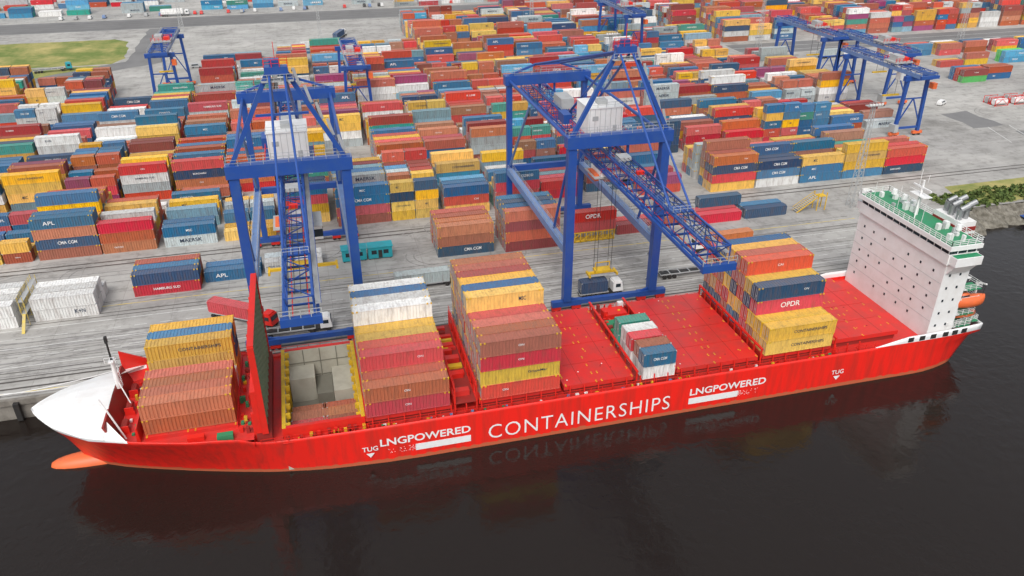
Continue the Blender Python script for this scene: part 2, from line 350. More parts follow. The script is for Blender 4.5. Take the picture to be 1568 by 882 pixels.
block(405,[194+P*k for k in range(0,21)],9,[4,4,5])
block(437,[194+P*k for k in range(0,21)],9,[4,4,5])
block(469,[208+P*k for k in range(0,22)],5,[3,4])
for x in(-30,0,30,12): yardbay(x,400+x*.2,2,1,kind=40)
for k in range(16):
    if random.random()<.85: yardbay(-190+15*k,535+random.uniform(-2,2),3,random.choice([1,2]),kind=40,cols='lllwwgtb')
for k in range(14): yardbay(60+15*k,520+random.uniform(-2,2),3,random.choice([1,2]),kind=40,cols='lwwgrry')
for k in range(20):
    if random.random()<.7: yardbay(-200+15*k,562+random.uniform(-2,2),4,random.choice([1,2,2]),kind=40,cols='lwwgbrryo')
for x,y,r in[(266,275,['ed','rr','bb']),(280,277,['bo','oo']),(276,300,['r','y']),(290,301,['yo','g']),(310,300,['ll','ee']),(300,268,['rb','bb']),(318,280,['tt','rr','bg']),(330,262,['ro','or']),(344,281,['ww','lr']),(356,300,['yr','or','bb']),
    (262,318,['gr','yy','oo']),(277,322,['bb','rr']),(292,320,['ro','yy','ww']),(308,322,['oo','bb']),(324,320,['yr','rr']),(340,322,['bb','oy'])]:
    stackbay(x,y,GZ+.01,r,40,0,2.75)
# front row
KN=('K+N',2.0,.9,'logodark')
for xx,r in((-60,['ww','ww','ww','w']),(-75,['ww','ww','ww','ww']),(-90,['ww','ww','ww'])): stackbay(xx,161.5 if xx>-70 else 160,GZ+.01,r,40,0,2.75,labs={(0,0):KN,(0,1):KN})
stackbay(-41.5,167.5,GZ+.01,['rn','ob','oo'],45,0,2.75)
stackbay(-27,170.5,GZ+.01,['b','b'],40,0,2.75); stackbay(-14,172,GZ+.01,['w','g'],20,0,2.75); stackbay(-7,172,GZ+.01,['w','w'],20,0,2.75)
stackbay(26,169.8,GZ+.01,['noo','noo','doo','orr'],45,0,2.75,labs={(0,0):CMA,(0,1):Q,(0,2):Q})
stackbay(42.3,168.5,GZ+.01,['dodo','doob','ooon','roob'],45,0,2.75,labs={(0,0):Q,(0,1):Q,(0,2):Q})
stackbay(72,171,GZ+.01,['d','r'],40,0,2.75); stackbay(86,173,GZ+.01,['o','m'],20,0,2.75)
stackbay(95,171.5,GZ+.01,['r','r'],40,0,2.75); stackbay(108.5,171.7,GZ+.01,['n','b'],40,0,2.75,labs={(0,0):CMA}); stackbay(97,176,GZ+.01,['nn'],40,0,2.75)
stackbay(58.5,169,GZ+2.85,['rr'],40,0,2.75,labs={(0,1):OP,(0,0):Q})
fr=group('flat_rack',(64.5,170.3,GZ)); b=MB()
for z in(GZ+.2,GZ+2.55): b.box(58.6,70.6,169,171.4,z,z+.25,'yellow')
for i in range(9):
    for y in(169.1,171.3): b.beam((58.7+i*1.47,y,GZ),(58.7+i*1.47,y,GZ+2.6),.2,.2,'yellow')
for i in range(4):
    x=58.7+i*3; b.beam((x,169.1,GZ+.3),(x+3,169.1,GZ+2.5),.12,.12,'yellow')
b.obj('frame',fr)
g=group('site_office_cabin',(9.5,174,GZ)); b=MB()
b.box(3.6,9.3,172.6,175.4,GZ+.3,GZ+3.1,'teal'); b.box(9.7,15.4,172.6,175.4,GZ+.3,GZ+3.1,'teal')
b.box(3.4,9.5,172.4,175.6,GZ+3.1,GZ+3.3,'teal'); b.box(9.6,15.6,172.4,175.6,GZ+3.1,GZ+3.3,'teal')
for x in(4.4,7.2,10.5,13.3): b.box(x,x+1.2,172.55,172.61,GZ+1.4,GZ+2.4,'glass')
b.box(6,6.9,172.54,172.61,GZ+.4,GZ+2.4,'white'); b.box(12.1,13,172.54,172.61,GZ+.4,GZ+2.4,'black')
for x in(4,9,10,15): b.box(x-.2,x+.2,172.8,175.2,GZ,GZ+.3,'black')
b.obj('cabin_body',g)
# ------------------------------------------------------------------ ground, quay, water
b=MB(); b.face([(-4000,-3500,0),(4000,-3500,0),(4000,400,0),(-4000,400,0)],'water'); b.obj('water')
coast=[(-4000,133),(138,133),(142,160),(172,163),(4000,166)]
b=MB(); b.face([(x,y,GZ) for x,y in coast]+[(4000,7000,GZ),(-4000,7000,GZ)],'ground'); b.obj('ground')
b=MB()
for (x0,y0),(x1,y1) in zip(coast[:2],coast[1:3]):
    b.face([(x0,y0,-4),(x1,y1,-4),(x1,y1,GZ),(x0,y0,GZ)],'concrete')
b.box(-400,138,132.7,133.5,GZ-.9,GZ+.22,'concrete')
x=-390
while x<137:
    b.box(x,x+.9,131.9,132.7,0.2,GZ-.2,'black'); x+=9
b.obj('quay_wall')
b=MB(); rows=[]
for i in range(7):
    r=[]
    for j in range(260):
        X=140+j*1.6; t=i/6; yy=(160 if X<172 else 163)+1-9*t*1.0; 
        r.append((X+random.uniform(-.5,.5),yy+random.uniform(-.6,.6),GZ+.1-5.2*t+random.uniform(-.5,.5)*(0 if i==0 else 1)))
    rows.append(r)
b.grid(rows,'rock'); b.obj('rocky_shore')
b=MB()
b.face([(172,164,GZ+.01),(600,167,GZ+.01),(600,185,GZ+.01),(176,178,GZ+.01)],'grass'); b.obj('grass_verge')
b=MB()
for _ in range(420):
    cx=166+random.random()**1.3*150; cy=163.5+random.uniform(0,9); R=random.uniform(.4,1.6)
    for _ in range(42):
        a=random.uniform(0,6.28);el=random.uniform(0,1.5);rr=R*random.uniform(.5,1.1)
        p=Vector((cx+rr*math.cos(a)*math.cos(el),cy+rr*math.sin(a)*math.cos(el),GZ+rr*math.sin(el)*.9))
        u=Vector((random.uniform(-1,1),random.uniform(-1,1),random.uniform(-1,1))).normalized()*.28
        w=u.cross(Vector((random.uniform(-1,1),random.uniform(-1,1),random.uniform(-1,1)))).normalized()*.28
        b.face([p-u-w,p+u-w,p+u+w,p-u+w],'leaf')
b.obj('shrubs')
b=MB()
def blob(pts,z,k):
    out=[]
    for (x0,y0),(x1,y1) in zip(pts,pts[1:]+pts[:1]):
        n=max(2,int(math.hypot(x1-x0,y1-y0)/5))
        for i in range(n):
            t=i/n; out.append((x0+(x1-x0)*t+random.uniform(-.9,.9),y0+(y1-y0)*t+random.uniform(-.9,.9),z))
    b.face(out,k)
blob([(-600,402),(-84,401),(-80,412),(-84,450),(-92,458),(-600,470)],GZ+.012,'grass')
blob([(-600,340),(-150,352),(-112,378),(-84,399),(-600,400)],GZ+.012,'grass'); b.obj('grass')
b=MB(); b.face([(-900,484,GZ+.008),(900,484,GZ+.008),(900,514,GZ+.008),(-900,514,GZ+.008)],'asphalt')
blob([(-120,376),(-106,372),(-62,398),(-62,483),(-78,483),(-78,404)],GZ+.016,'asphalt')
blob([(236,200),(252,200),(252,216),(236,216)],GZ+.012,'asphalt'); blob([(226,222),(238,222),(238,240),(226,240)],GZ+.012,'asphalt')
b.face([(205,345,GZ+.008),(900,340,GZ+.008),(900,366,GZ+.008),(205,366,GZ+.008)],'asphalt')
b.obj('road')
b=MB()
def strip(y,w,k,x0=-500,x1=200,z=.02): b.face([(x0,y,GZ+z),(x1,y,GZ+z),(x1,y+w,GZ+z),(x0,y+w,GZ+z)],k)
for y,w_ in((136.6,.5),(139.0,.5),(140.4,.22),(142.3,.22),(185.1,.5),(187.2,.5),(160.2,.25),(161.7,.25)): strip(y,w_,'rail',x1=136 if y<170 else 330)
for y in(134.4,145.7,149.6,153.1,166.5,176): strip(y,.3,'drain',x1=136,z=.016)
for y in(144.2,151.3,158.6): strip(y,.18,'linewhite',x1=136)
for y in(147.7,155): 
    for i in range(90): strip(y,.15,'linewhite',-300+i*5,-297.6+i*5)
for y in(135.2,164.8): strip(y,.25,'lineyellow',x1=137)
for y in(488,489.5,494,495.5,500,501.5,506,507.5): strip(y,.4,'rail',-900,900,.03)
for y in(350,358): strip(y,.3,'linewhite',205,900)
for x in range(226,330,9): b.face([(x,206,GZ+.02),(x+.25,206,GZ+.02),(x+5.25,222,GZ+.02),(x+5,222,GZ+.02)],'linewhite')
b.obj('road_marking')
b=MB()
for i in range(44):
    y0=random.choice([141.5,143,145.5,146.6,149,150.2,153,156.5,161,163,189,180,178,168]); x=random.uniform(-160,80); L=random.uniform(25,75); dy=random.uniform(-6,6) if y0<170 else random.uniform(-1,1)
    for tr in(0,1.9):
        top=[];bot=[]
        for t in range(9):
            u=t/8; yy=y0+dy*(3*u*u-2*u**3)+tr; X=x+L*u
            if X>134: continue
            top.append((X,yy+.3,GZ+.004+i*.0002)); bot.append((X,yy,GZ+.004+i*.0002))
        if len(top)>1: b.grid([bot,top],'tyre')
for i in range(34):
    cx=random.uniform(-90,125); cy=random.uniform(168,189); a0=random.uniform(0,6.28); R=random.uniform(6,16)
    if i>26: cx=random.uniform(215,300); cy=random.uniform(200,260); R=random.uniform(12,28)
    for tr in(0,1.9):
        r=[];r2=[]
        for t in range(12):
            a=a0+t*.14; r.append((cx+(R+tr)*math.cos(a),cy+(R+tr)*math.sin(a)*.6,GZ+.023+i*.0002)); r2.append((cx+(R+tr+.3)*math.cos(a),cy+(R+tr+.3)*math.sin(a)*.6,GZ+.023+i*.0002))
        b.grid([r,r2],'tyre')
b.obj('tyre_marks')
for i in range(18):
    x=-120+15*i
    if x>135: break
    b=MB(); b.cyl((x,134.3,GZ),(x,134.3,GZ+.6),.3,'yellow'); b.cyl((x,134.3,GZ+.6),(x,134.3,GZ+.85),.45,'yellow'); b.obj('mooring_bollard')
b=MB(); b.rail((-600,518,GZ),(600,518,GZ),'galv',2.4,4,.08,3); b.obj('fence')
# ------------------------------------------------------------------ SHIP
ship=group('container_ship',(36,118,0))
def interp(t,x):
    if x<=t[0][0]: return t[0][1]
    for (a,p),(c,q) in zip(t,t[1:]):
        if x<=c: return p+(q-p)*(x-a)/(c-a)
    return t[-1][1]
WL=[(0,.15),(3,1.9),(6.7,3.7),(12,5.6),(18,7.6),(24,9.4),(30,11),(38,12.5),(47,13.3),(52,13.5)]
DK=[(0,.3),(1,2.2),(3.5,5.2),(8.5,8.6),(15.5,11.2),(23.5,12.8),(30.5,13.3),(38,13.5)]
def sheer(x): return interp([(-50,11.9),(-40,10.9),(-33,10.4),(-24,9.6),(-17,9.2),(-14,7.6),(98,7.6),(105,8.9),(130,9.1)],x)
def stem(z): return -42.8-5.8*max(0,min(1,z/11.8))**1.2
XE=122.2
def hb(x,z):
    w=max(0,min(1,z/10.0))**1.25; d=x-stem(z)
    v=interp(WL,d)*(1-w)+interp(DK,d)*w
    if x>108: v-= (x-108)**2*.004*(1.6-w)*3*(0.35 if w>.6 else 1)
    return max(.1,v)
fr=[-.45,-.2,0,.05,.2,.4,.6,.8,.92,1]
def section(s,side):
    r=[]
    for f in fr:
        xx=s
        for _ in range(3):
            z=f*sheer(xx); xst=stem(z); xe=XE-4.0*max(0,1-max(z,0)/6)**1.3
            t=(s-(-48.6))/(XE+48.6); xx=xst+(xe-xst)*t if (t<.12 or t>.9) else s
            if .12<=t<=.3:
                k=(t-.12)/.18; xx=(xst+(xe-xst)*t)*(1-k)+s*k
            if .85<t<=.9:
                k=(t-.85)/.05; xx=s*(1-k)+(xst+(xe-xst)*t)*k
        xx=max(xx,xst); h=hb(xx,z)
        if t<=0: h=.1
        r.append((xx,118+side*h,z))
    return r
sx=[-48.6,-48,-47,-45.5,-44,-42,-40,-38,-36,-34.5,-33,-31,-28,-25,-21,-17.5,-16,-14,-12,-8,-4,0,6]+[12+6*i for i in range(14)]+[94,96,98,100,102,105,108,111,114,117,119.5,121,XE]
b=MB()
near=[section(x,-1) for x in sx]; far=[section(x,1) for x in sx]
b.grid(near,'hull'); b.grid([r for r in far[::-1]],'hull')
b.grid([near[-1],far[-1]],'hull')
hullobj=b.obj('hull',ship,True)
bm=bmesh.new(); bm.from_mesh(hullobj.data); bmesh.ops.remove_doubles(bm,verts=bm.verts,dist=.001); bmesh.ops.recalc_face_normals(bm,faces=bm.faces); bm.to_mesh(hullobj.data); bm.free()
for p in hullobj.data.polygons: p.use_smooth=True
mod=hullobj.modifiers.new('thick','SOLIDIFY'); mod.thickness=.18; mod.offset=-1
b=MB(); rows=[]
for i in range(13):
    a=math.pi*i/12; x=-40.4-8.3*math.cos(a) ; r=math.sin(a)**.7
    rows.append([(x,118+2.1*r*math.cos(t*math.pi/8),-.35+1.9*r*math.sin(t*math.pi/8)) for t in range(17)])
b.grid(rows,'orange'); b.obj('bulbous_bow',ship,True)
b=MB()
def deck(x0,x1,z,k,step=3):
    n=max(1,int((x1-x0)/step)); xs=[x0+(x1-x0)*i/n for i in range(n+1)]
    b.grid([[(x,118-hb(x,z)+.2,z) for x in xs],[(x,118+hb(x,z)-.2,z) for x in xs]],k)
deck(-14.5,-10.3,7.0,'deckred'); deck(3.0,121.8,7.0,'deckred'); deck(-44.5,-14.5,8.55,'deckred')
b.face([(-14.5,105,7),(-14.5,131,7),(-14.5,131,8.55),(-14.5,105,8.55)],'red')
for y0,y1 in((104.9,106.3),(129.7,131.1)): b.face([(-10.3,y0,7),(3,y0,7),(3,y1,7),(-10.3,y1,7)],'deckred')
b.obj('deck',ship)
# open hold
b=MB(); X0,X1,Y0,Y1=-9.6,2.3,106.9,129.1
b.box(X0-.6,X0,Y0-.6,Y1+.6,.4,8.9,'beige'); b.box(X1,X1+.6,Y0-.6,Y1+.6,.4,8.9,'beige'); b.box(X0,X1,Y0-.6,Y0,.4,8.9,'beige'); b.box(X0,X1,Y1,Y1+.6,.4,8.9,'beige')
b.box(X0-.62,X0-.02,Y0-.6,Y1+.6,8.9,9.05,'yellow'); b.box(X1+.02,X1+.62,Y0-.6,Y1+.6,8.9,9.05,'yellow')
b.box(X0,X1,Y0-.65,Y0-.05,8.9,9.05,'deckred'); b.box(X0,X1,Y1+.05,Y1+.65,8.9,9.05,'deckred')
b.box(X0,X1,Y0,Y1,.42,.6,'holddark'); b.box(X0-.6,X1+.6,Y0-.7,Y0-.61,7,8.95,'red')
for i in range(9):
    y=Y0+.6+i*2.62
    for x,s in((X0,1),(X1,-1)):
        b.box(min(x,x+s*.35),max(x,x+s*.35),y-.12,y+.12,.6,8.88,'yellow'); b.box(min(x,x+s*.7),max(x,x+s*.7),y-.3,y+.3,8.1,8.92,'yellow')
b.box(-9.2,-4.7,124.5,129,.6,5.6,'beige'); b.box(-1.6,2.0,121,129,.6,4.4,'beige'); b.box(-4.6,-1.7,123,129,.6,2.8,'holddark')
for z in(3,6): b.box(X0,X1,Y1-.12,Y1-.02,z,z+.15,'holddark')
for x in(-6.5,-3.5,-.5): b.box(x,x+.15,Y1-.13,Y1-.01,.7,8.8,'holddark')
b.obj('cargo_hold',ship)
for j,c in enumerate('orodo'): 
    for kk in range(2 if j<3 else 1):
        container(ship,-9.1,107.1+2.5*j,.6+kk*2.62,c,20,0,False); container(ship,-3.9,107.1+2.5*j,.6+kk*2.62,'o',20,0,False)
# raised hatch cover
b=MB(); x=-12.6
b.box(x-.5,x-.02,106,130,9,25,'red')
b.face([(x+.02,106,9),(x+.02,130,9),(x+.02,130,25),(x+.02,106,25)],'olive')
for i in range(1,12): b.box(x+.03,x+.3,106+i*2-.12,106+i*2+.12,9.1,24.9,'olive2')
for i in range(1,16): b.box(x+.03,x+.24,106.2,129.8,9+i,9+i+.16,'olive2')
b.box(x-.55,x+.4,105.7,105.98,8.9,25.05,'red'); b.box(x-.55,x+.4,130.02,130.3,8.9,25.05,'red'); b.box(x-.55,x+.4,106,130,25.02,25.25,'red')
b.box(x-1.4,x-.6,106,130,9,17,'red')
for y in(106.9,129.1): b.box(x-1.9,x-1.42,y-.3,y+.3,7.1,12.5,'red')
for y in(110,114,118,122,126): b.box(x-.75,x-.52,y-.15,y+.15,17.05,24.9,'red')
b.box(x-1.5,x+.8,106,130,7.05,8.9,'darkred')
b.obj('raised_hatch_cover',ship)
def hatch(x0,x1,y0=105.7,y1=130.3,pads=True,zt=9.05):
    b.box(x0+.3,x1-.3,y0+.5,y1-.5,6.9,8.2,'darkred')
    n=4; w=(y1-y0)/n
    for i in range(n): b.box(x0,x1,y0+i*w+.05,y0+(i+1)*w-.05,8.2,zt-.0,'deckred')
    if pads:
        ny=int((y1-y0)/2.52)
        for i in range(ny+1):
            for xx in(x0+.35,x0+(x1-x0)*.46,x0+(x1-x0)*.54,x1-.35):
                if random.random()<.25: continue
                yy=min(y1-.3,y0+.2+i*2.52)
                for e in(-.2,.2): b.box(xx-.11,xx+.11,yy+e-.09,yy+e+.09,zt,zt+.06,'yellow')
        for _ in range(14):
            xx=random.uniform(x0+1,x1-1);yy=random.uniform(y0+1,y1-1); b.box(xx-.1,xx+.1,yy-.1,yy+.1,zt,zt+.05,random.choice(['white','yellow','darkred']))
        for xx in (x0+(x1-x0)*.25,x0+(x1-x0)*.75): b.box(xx,xx+.06,y0+.2,y1-.2,zt+.003,zt+.02,'darkred')
b=MB()
hatch(-31,-17,109,129.5,zt=9.25); hatch(2.95,17.2); hatch(21.8,36.2); hatch(36.8,49.6); hatch(57.8,73.9); hatch(74.8,89); hatch(90.2,104.5,107,129)
b.obj('hatch_covers',ship)
b=MB()
def lash(xa,xb,top):
    for x in(xa,xb):
        for i in range(11):
            y=105.6+i*2.48; b.beam((x,y,7),(x,y,top),.28,.28,'red')
        for z in(9.2,11.6,top): b.beam((x,105.4,z),(x,130.6,z),.22,.3,'red')
        b.rail((x,105.4,top+.1),(x,130.6,top+.1),'red',1.1,2.5,.05)
        for i in range(0,10,3):
            y=105.6+i*2.48; b.beam((x,y,7),(x,y+2.48,top),.12,.12,'red')
    b.box(xa,xb,105.4,130.6,9.1,9.2,'darkred')
    for i in range(16):
        y=105.8+random.random()*23.5; b.box(xa+.4,xb-.4-random.random()*1.5,y,y+random.uniform(.5,1.4),9.2,9.2+random.uniform(.4,1.4),random.choice(['red','red','darkred','deckred','yellow']))
lash(17.7,21.4,12.2); 
for x in(74.3,89.6):
    for i in range(11): b.beam((x,105.6+i*2.48,7),(x,105.6+i*2.48,10.6),.25,.25,'red')
    b.beam((x,105.4,10.6),(x,130.6,10.6),.4,.25,'red')
b.box(50,57.4,105.4,130.6,7.05,8.0,'darkred')
for i in range(10): b.beam((50.1,105.6+i*2.7,7),(50.1,105.6+i*2.7,10),.25,.25,'red'); b.beam((57.3,105.6+i*2.7,7),(57.3,105.6+i*2.7,10),.25,.25,'red')
b.beam((50.1,105.4,10),(50.1,130.6,10),.4,.2,'red'); b.beam((57.3,105.4,10),(57.3,130.6,10),.4,.2,'red')
b.box(51,55,119.5,124,8,9.4,'green'); b.cyl((52,121,9.4),(52,121,10.6),.5,'green'); b.cyl((54,122,9.6),(56.5,122,9.6),.6,'green'); b.box(52,56.5,126,129,8,9.2,'red')
for i in range(34):
    x=random.uniform(50.6,56);y=random.uniform(119,130); b.box(x,x+random.uniform(.3,1.2),y,y+random.uniform(.3,1),8,8+random.uniform(.4,1.9),random.choice(['red','yellow','green','darkred','deckred','white']))
b.obj('lashing_bridges',ship)
stackbay(51.2,105.4,8.05,['wb','wo'],20,0,2.6,labs={(0,1):CMA}); stackbay(51,110.8,8.05,['wr','ww'],20,0,2.6); stackbay(50.8,116.4,8.05,['tt'],20,0,2.6)
CS=('CONTAINERSHIPS',6.8,.6,'logodark'); DN=('ON',1,.4,'logowhite')
stackbay(-31,109.5,9.33,['oo','oo','oo','oo','w','yyy','ybb','yny'],45,1,labs={(5,2):CS,(5,1):CS,(0,0):Q,(0,1):Q})
stackbay(3.2,105.4,9.14,['ro','ro','oor','oor','ooy','ooy','brow','bnnw','bnwb','bngw'],45,1,labs={(0,0):DN,(0,1):DN,(2,2):DN,(6,3):Q})
stackbay(22.1,105.4,9.14,['ryro','oroo','orop','oorr','bryoy','nnrob','oyroy','yoryd','onyro','nyoyo'],45,1,labs={(0,1):('GrupaMar',3.4,.6,'logodark'),(0,0):DN,(0,2):DN,(0,3):DN})
stackbay(75,105.4,9.14,['yy','yy','oyrn','rrny','nyror','bynro','oryby','nroyb','byrn','noyr'],45,1,labs={(0,0):CS,(0,1):CS,(2,2):OP,(2,1):CS,(2,3):DN})
# side walkway, rails
b=MB()
for yy,s in((104.75,-1),(131.25,1)):
    b.rail((3,yy,7.6),(98,yy,7.6),'red',1.0,2.0,.06,2)
    b.rail((-13.5,yy,7.6),(3,yy,7.6),'red',1.0,2.0,.06,2)
    for i in range(36):
        x=4+i*2.6; b.beam((x,yy-s*.5,7),(x,yy-s*.8,9),.2,.2,'red')
for i in range(46):
    x=random.uniform(4,95); b.box(x,x+random.uniform(.2,.7),104.95,105.3,7.05,7.05+random.uniform(.2,.7),random.choice(['yellow','green','white','red','lblue','yellow']))
b.obj('side_rails',ship)
YT=104.44
text('CONTAINERSHIPS',39.8,YT,2.95,33.4,2.9,'logowhite',ship,'hull_lettering',off=-.006,sp=1.12)
for x in(12.4,67.9): text('LNGPOWERED',x,YT,4.35,15.2,1.5,'logowhite',ship,'hull_lettering',off=.02)
b=MB(); b.box(10.6,20,YT-.01,YT+.02,1.7,3.0,'logowhite'); b.box(60.2,70,YT-.01,YT+.02,1.7,3.0,'logowhite')
for i in range(50):
    x=10.6-random.random()**2*5; z=random.uniform(1.7,3.0); b.box(x,x+.1,YT-.01,YT+.02,z,z+.08,'logowhite')
    x=70+random.random()**2*4; b.box(x,x+.1,YT-.01,YT+.02,z,z+.08,'logowhite')
for x in(3.1,90.7): b.face([(x-.7,YT,2.6),(x,YT,1.7),(x+.7,YT,2.6)],'logowhite')
b.obj('hull_marks',ship)
for x in(3.1,90.7): text('TUG',x,YT,3.5,2.6,.95,'logowhite',ship,'hull_lettering')
text('AURORA',-27.2,108.75,7.0,6,.6,'logowhite',ship,'hull_lettering',rotz=-.27)
# whaleback bow
b=MB(); rows=[]
for x in(-48.5,-48,-47,-45.5,-44,-42,-40,-38,-36.5):
    h=hb(max(x,-48.5),11.5)-.0; z=sheer(x); rr=1.6*min(1,(x+48.5)/7)
    rows.append([(x,118+h*t,z-.05+rr*(1-abs(t)**2.2)) for t in(-1,-.85,-.6,-.3,0,.3,.6,.85,1)])
b.grid(rows,'white')
for s in(-1,1):
    r=[]
    for x in(-36.5,-35.5,-34.2,-33): 
        h=hb(x,10.5); k=(x+36.5)/3.5; r.append([(x,118+s*h,sheer(x)-.05),(x,118+s*(h-3.2*(1-k)-.05),sheer(x)-.05+1.2*(1-k))])
    b.grid(r,'white')
b.obj('whaleback',ship,False)
b=MB()
b.hexa([(-35.5,109.5,8.5),(-35.2,109.5,8.5),(-35.2,127,8.5),(-35.5,127,8.5),(-36.7,109.5,12),(-36.4,109.5,12),(-36.4,127,12),(-36.7,127,12)],'darkred')
b.hexa([(-36.6,127.6,8.5),(-31,129.6,8.5),(-31,129.9,8.5),(-36.6,127.9,8.5),(-36.6,127.6,14.4),(-31.4,129.2,10.6),(-31.4,129.5,10.6),(-36.6,127.9,14.4)],'red')
b.hexa([(-32.2,109,8.5),(-31.6,109,8.5),(-31.6,129,8.5),(-32.2,129,8.5),(-32,109,11.2),(-31.8,109,11.2),(-31.8,129,11.2),(-32,129,11.2)],'red')
for y in(113,118,123): b.cyl((-34.4,y-1,9.4),(-34.4,y+1,9.4),.6,'darkred'); b.box(-35,-33.6,y-1.3,y-1.1,8.5,10,'red')
b.beam((-34,110.5,8.5),(-37,113,15),.2,.2,'white')
for i in range(16):
    x=random.uniform(-34.5,-32.6);y=random.uniform(110,127); b.box(x,x+.4,y,y+.5,8.56,8.56+random.uniform(.3,1),random.choice(['red','white','yellow','green','darkred']))
b.obj('breakwater',ship)
b=MB(); mx_=-36; my=121
b.cyl((mx_,my,11.5),(mx_,my,17),.45,'white',10,.3); b.cyl((mx_,my,17),(mx_,my,21),.16,'black'); b.box(mx_-.4,mx_+.4,my-.8,my+.8,16.8,17,'white'); b.box(mx_-.2,mx_+.2,my-.3,my+.3,20.3,21.4,'black')
b.rail((mx_-.8,my-1,17),(mx_+.8,my-1,17),'white',1,1); b.beam((mx_,my,13),(mx_+2,my-3,9.5),.15,.15,'white')
for i in range(14): b.beam((mx_+.6,my+.4,11.8+i*.4),(mx_+.6,my-.4,11.8+i*.4),.07,.07,'white')
b.obj('foremast',ship)
b=MB()
for i in range(26):
    x=random.uniform(-17,-14.8);y=random.uniform(106.5,129); b.box(x,x+.5,y,y+.7,8.5,8.5+random.uniform(.3,1.2),random.choice(['red','yellow','darkred','green']))
b.box(-20,-17.6,105.9,107,8.6,9.6,'green'); b.box(-24.5,-22,106.9,107.8,8.6,9.4,'red')
for i in range(20):
    x=random.uniform(-10,3);  b.box(x,x+.5,105.2,105.8,7,7+random.uniform(.3,1.2),random.choice(['red','yellow','darkred']))
b.obj('deck_fittings',ship)
# superstructure
b=MB(); D=.7
_ob=b.box
b.box=lambda x0,x1,*a:_ob(x0+D,x1+D,*a)
def sh(p): return (p[0]+D,p[1],p[2])
b.box(109,114.6,105.4,130.8,7,24.0,'white')
b.box(114.6,118.5,108,128,7,16,'white'); b.box(114.6,118,110.5,126,16,21,'white')
for z in(9.6,12.3,15,17.7,20.4):
    for i,y in enumerate((108,111.5,115,118.5,122,125.5,128.5)):
        if (i*3+int(z))%5==4: continue
        b.box(108.95,109.02,y-.2,y+.2,z+.9,z+1.4,'glass')
    for x in(110.4,112.7): b.box(x-.2,x+.2,105.35,105.42,z+.9,z+1.4,'glass')
    b.box(114.6,118.8,105.4,107.99,z-.15,z,'green') if z<18 else None
    b.box(114.61,115.6,105.4,107.9,z-.12,z+.02,'white')
    if z<18: MB.rail(b,(114.7+D,105.4,z),(118.8+D,105.4,z),'white',1.1,1.2,.06,3); MB.rail(b,(118.8+D,105.4,z),(118.8+D,130.8,z),'white',1.1,1.5,.06,3)
for z in(11.8,14.5,17.2,19.9): b.box(108.97,109.01,105.5,130.7,z,z+.05,'galv')
b.box(112,120.9,105.8,130.2,9.9,10.05,'green')
MB.rail(b,(113.5,105.2,9.9),(121.5,106.4,9.9),'white',1.1,1.2,.06,3); MB.rail(b,(121.7,106.3,9.9),(121.7,129.7,9.9),'white',1.1,1.2,.06,3)
for x in(118.2,120.4):
    for y in(109,113,120): MB.cyl(b,(x,y,10),(x,y,10.9),.35,'green')
b.box(116.8,118.2,115.5,118.5,10.06,11.6,'green')
for i in range(8): MB.box(b,116+i*.4,116.25+i*.4,105.5,106.3,10+i*.36,10.05+i*.36,'galv')
# bridge
b.box(108.6,115,105.1,130.9,24.0,26.1,'white'); b.box(108.75,114.85,105.3,130.7,26.1,27.0,'glass'); b.box(108.2,115.2,104.7,131.3,27.0,27.9,'white')
for i in range(14): y=105.4+i*1.93; b.box(108.68,108.8,y-.06,y+.06,26.1,27.0,'white')
for x in(110.5,112.5,114.5): b.box(x-.08,x+.08,105.22,105.35,26.1,27.0,'white')
b.box(108.9,114.6,103.4,105.1,24.3,26.0,'white'); b.box(108.9,114.6,130.9,132.2,24.3,26.0,'white'); b.box(109.1,114.4,103.6,105.0,26.0,26.05,'green')
MB.hexa(b,[sh(p) for p in [(109.2,105.2,22.0),(114,105.2,22.0),(114,105.39,22.0),(109.2,105.39,22.0),(109.2,103.6,24.3),(114,103.6,24.3),(114,105.39,24.3),(109.2,105.39,24.3)]],'white')
b.box(108.5,114.9,105.0,131.0,27.9,27.96,'green')
for p,q in(((108.4,104.9),(108.4,131.1)),((115.1,104.9),(115.1,131.1)),((108.4,104.9),(115.1,104.9)),((108.4,131.1),(115.1,131.1))):
    MB.rail(b,(p[0]+D,p[1],27.9),(q[0]+D,q[1],27.9),'white',1.1,1.4,.08,3)
for i in range(18):
    x=random.uniform(109.5,113.5);y=random.uniform(106,129); h=random.uniform(.5,1.6); b.box(x,x+random.uniform(.4,1),y,y+random.uniform(.4,1),27.97,27.97+h,random.choice(['white','white','white','galv']))
C_=lambda p,q,r,k,n=8,r2=None: MB.cyl(b,sh(p),sh(q),r,k,n,r2)
B_=lambda p,q,w,h,k: MB.beam(b,sh(p),sh(q),w,h,k)
C_((112,119,27.9),(112,119,35),.35,'white',8,.2)
for a in(-1.4,1.4): B_((112+a,119+a,27.9),(112,119,33.5),.18,.18,'white')
b.box(111,113,117,121,32,32.15,'white'); B_((111,117,33),(111,121,33),.08,.08,'white'); b.box(111.8,112.1,116.6,121.4,33.4,33.7,'white')
B_((112,118,35),(112,118,36.5),.08,.08,'white'); B_((112,120,33),(112,120,37),.08,.08,'white')
for y in(124,127,109): C_((113,y,27.9),(113,y,29),.2,'white'); C_((113,y,29),(113,y,30),.6,'white',10,.45)
for y in(107,122,129,115): B_((110,y,27.9),(110,y,31+y%3),.07,.07,'white')
b.box(114.8,118.3,110.6,117.5,21,29.4,'white'); b.box(114.7,118.4,110.5,117.6,25.6,28.4,'darkred'); b.box(114.68,118.42,110.48,117.62,27,27.5,'white')
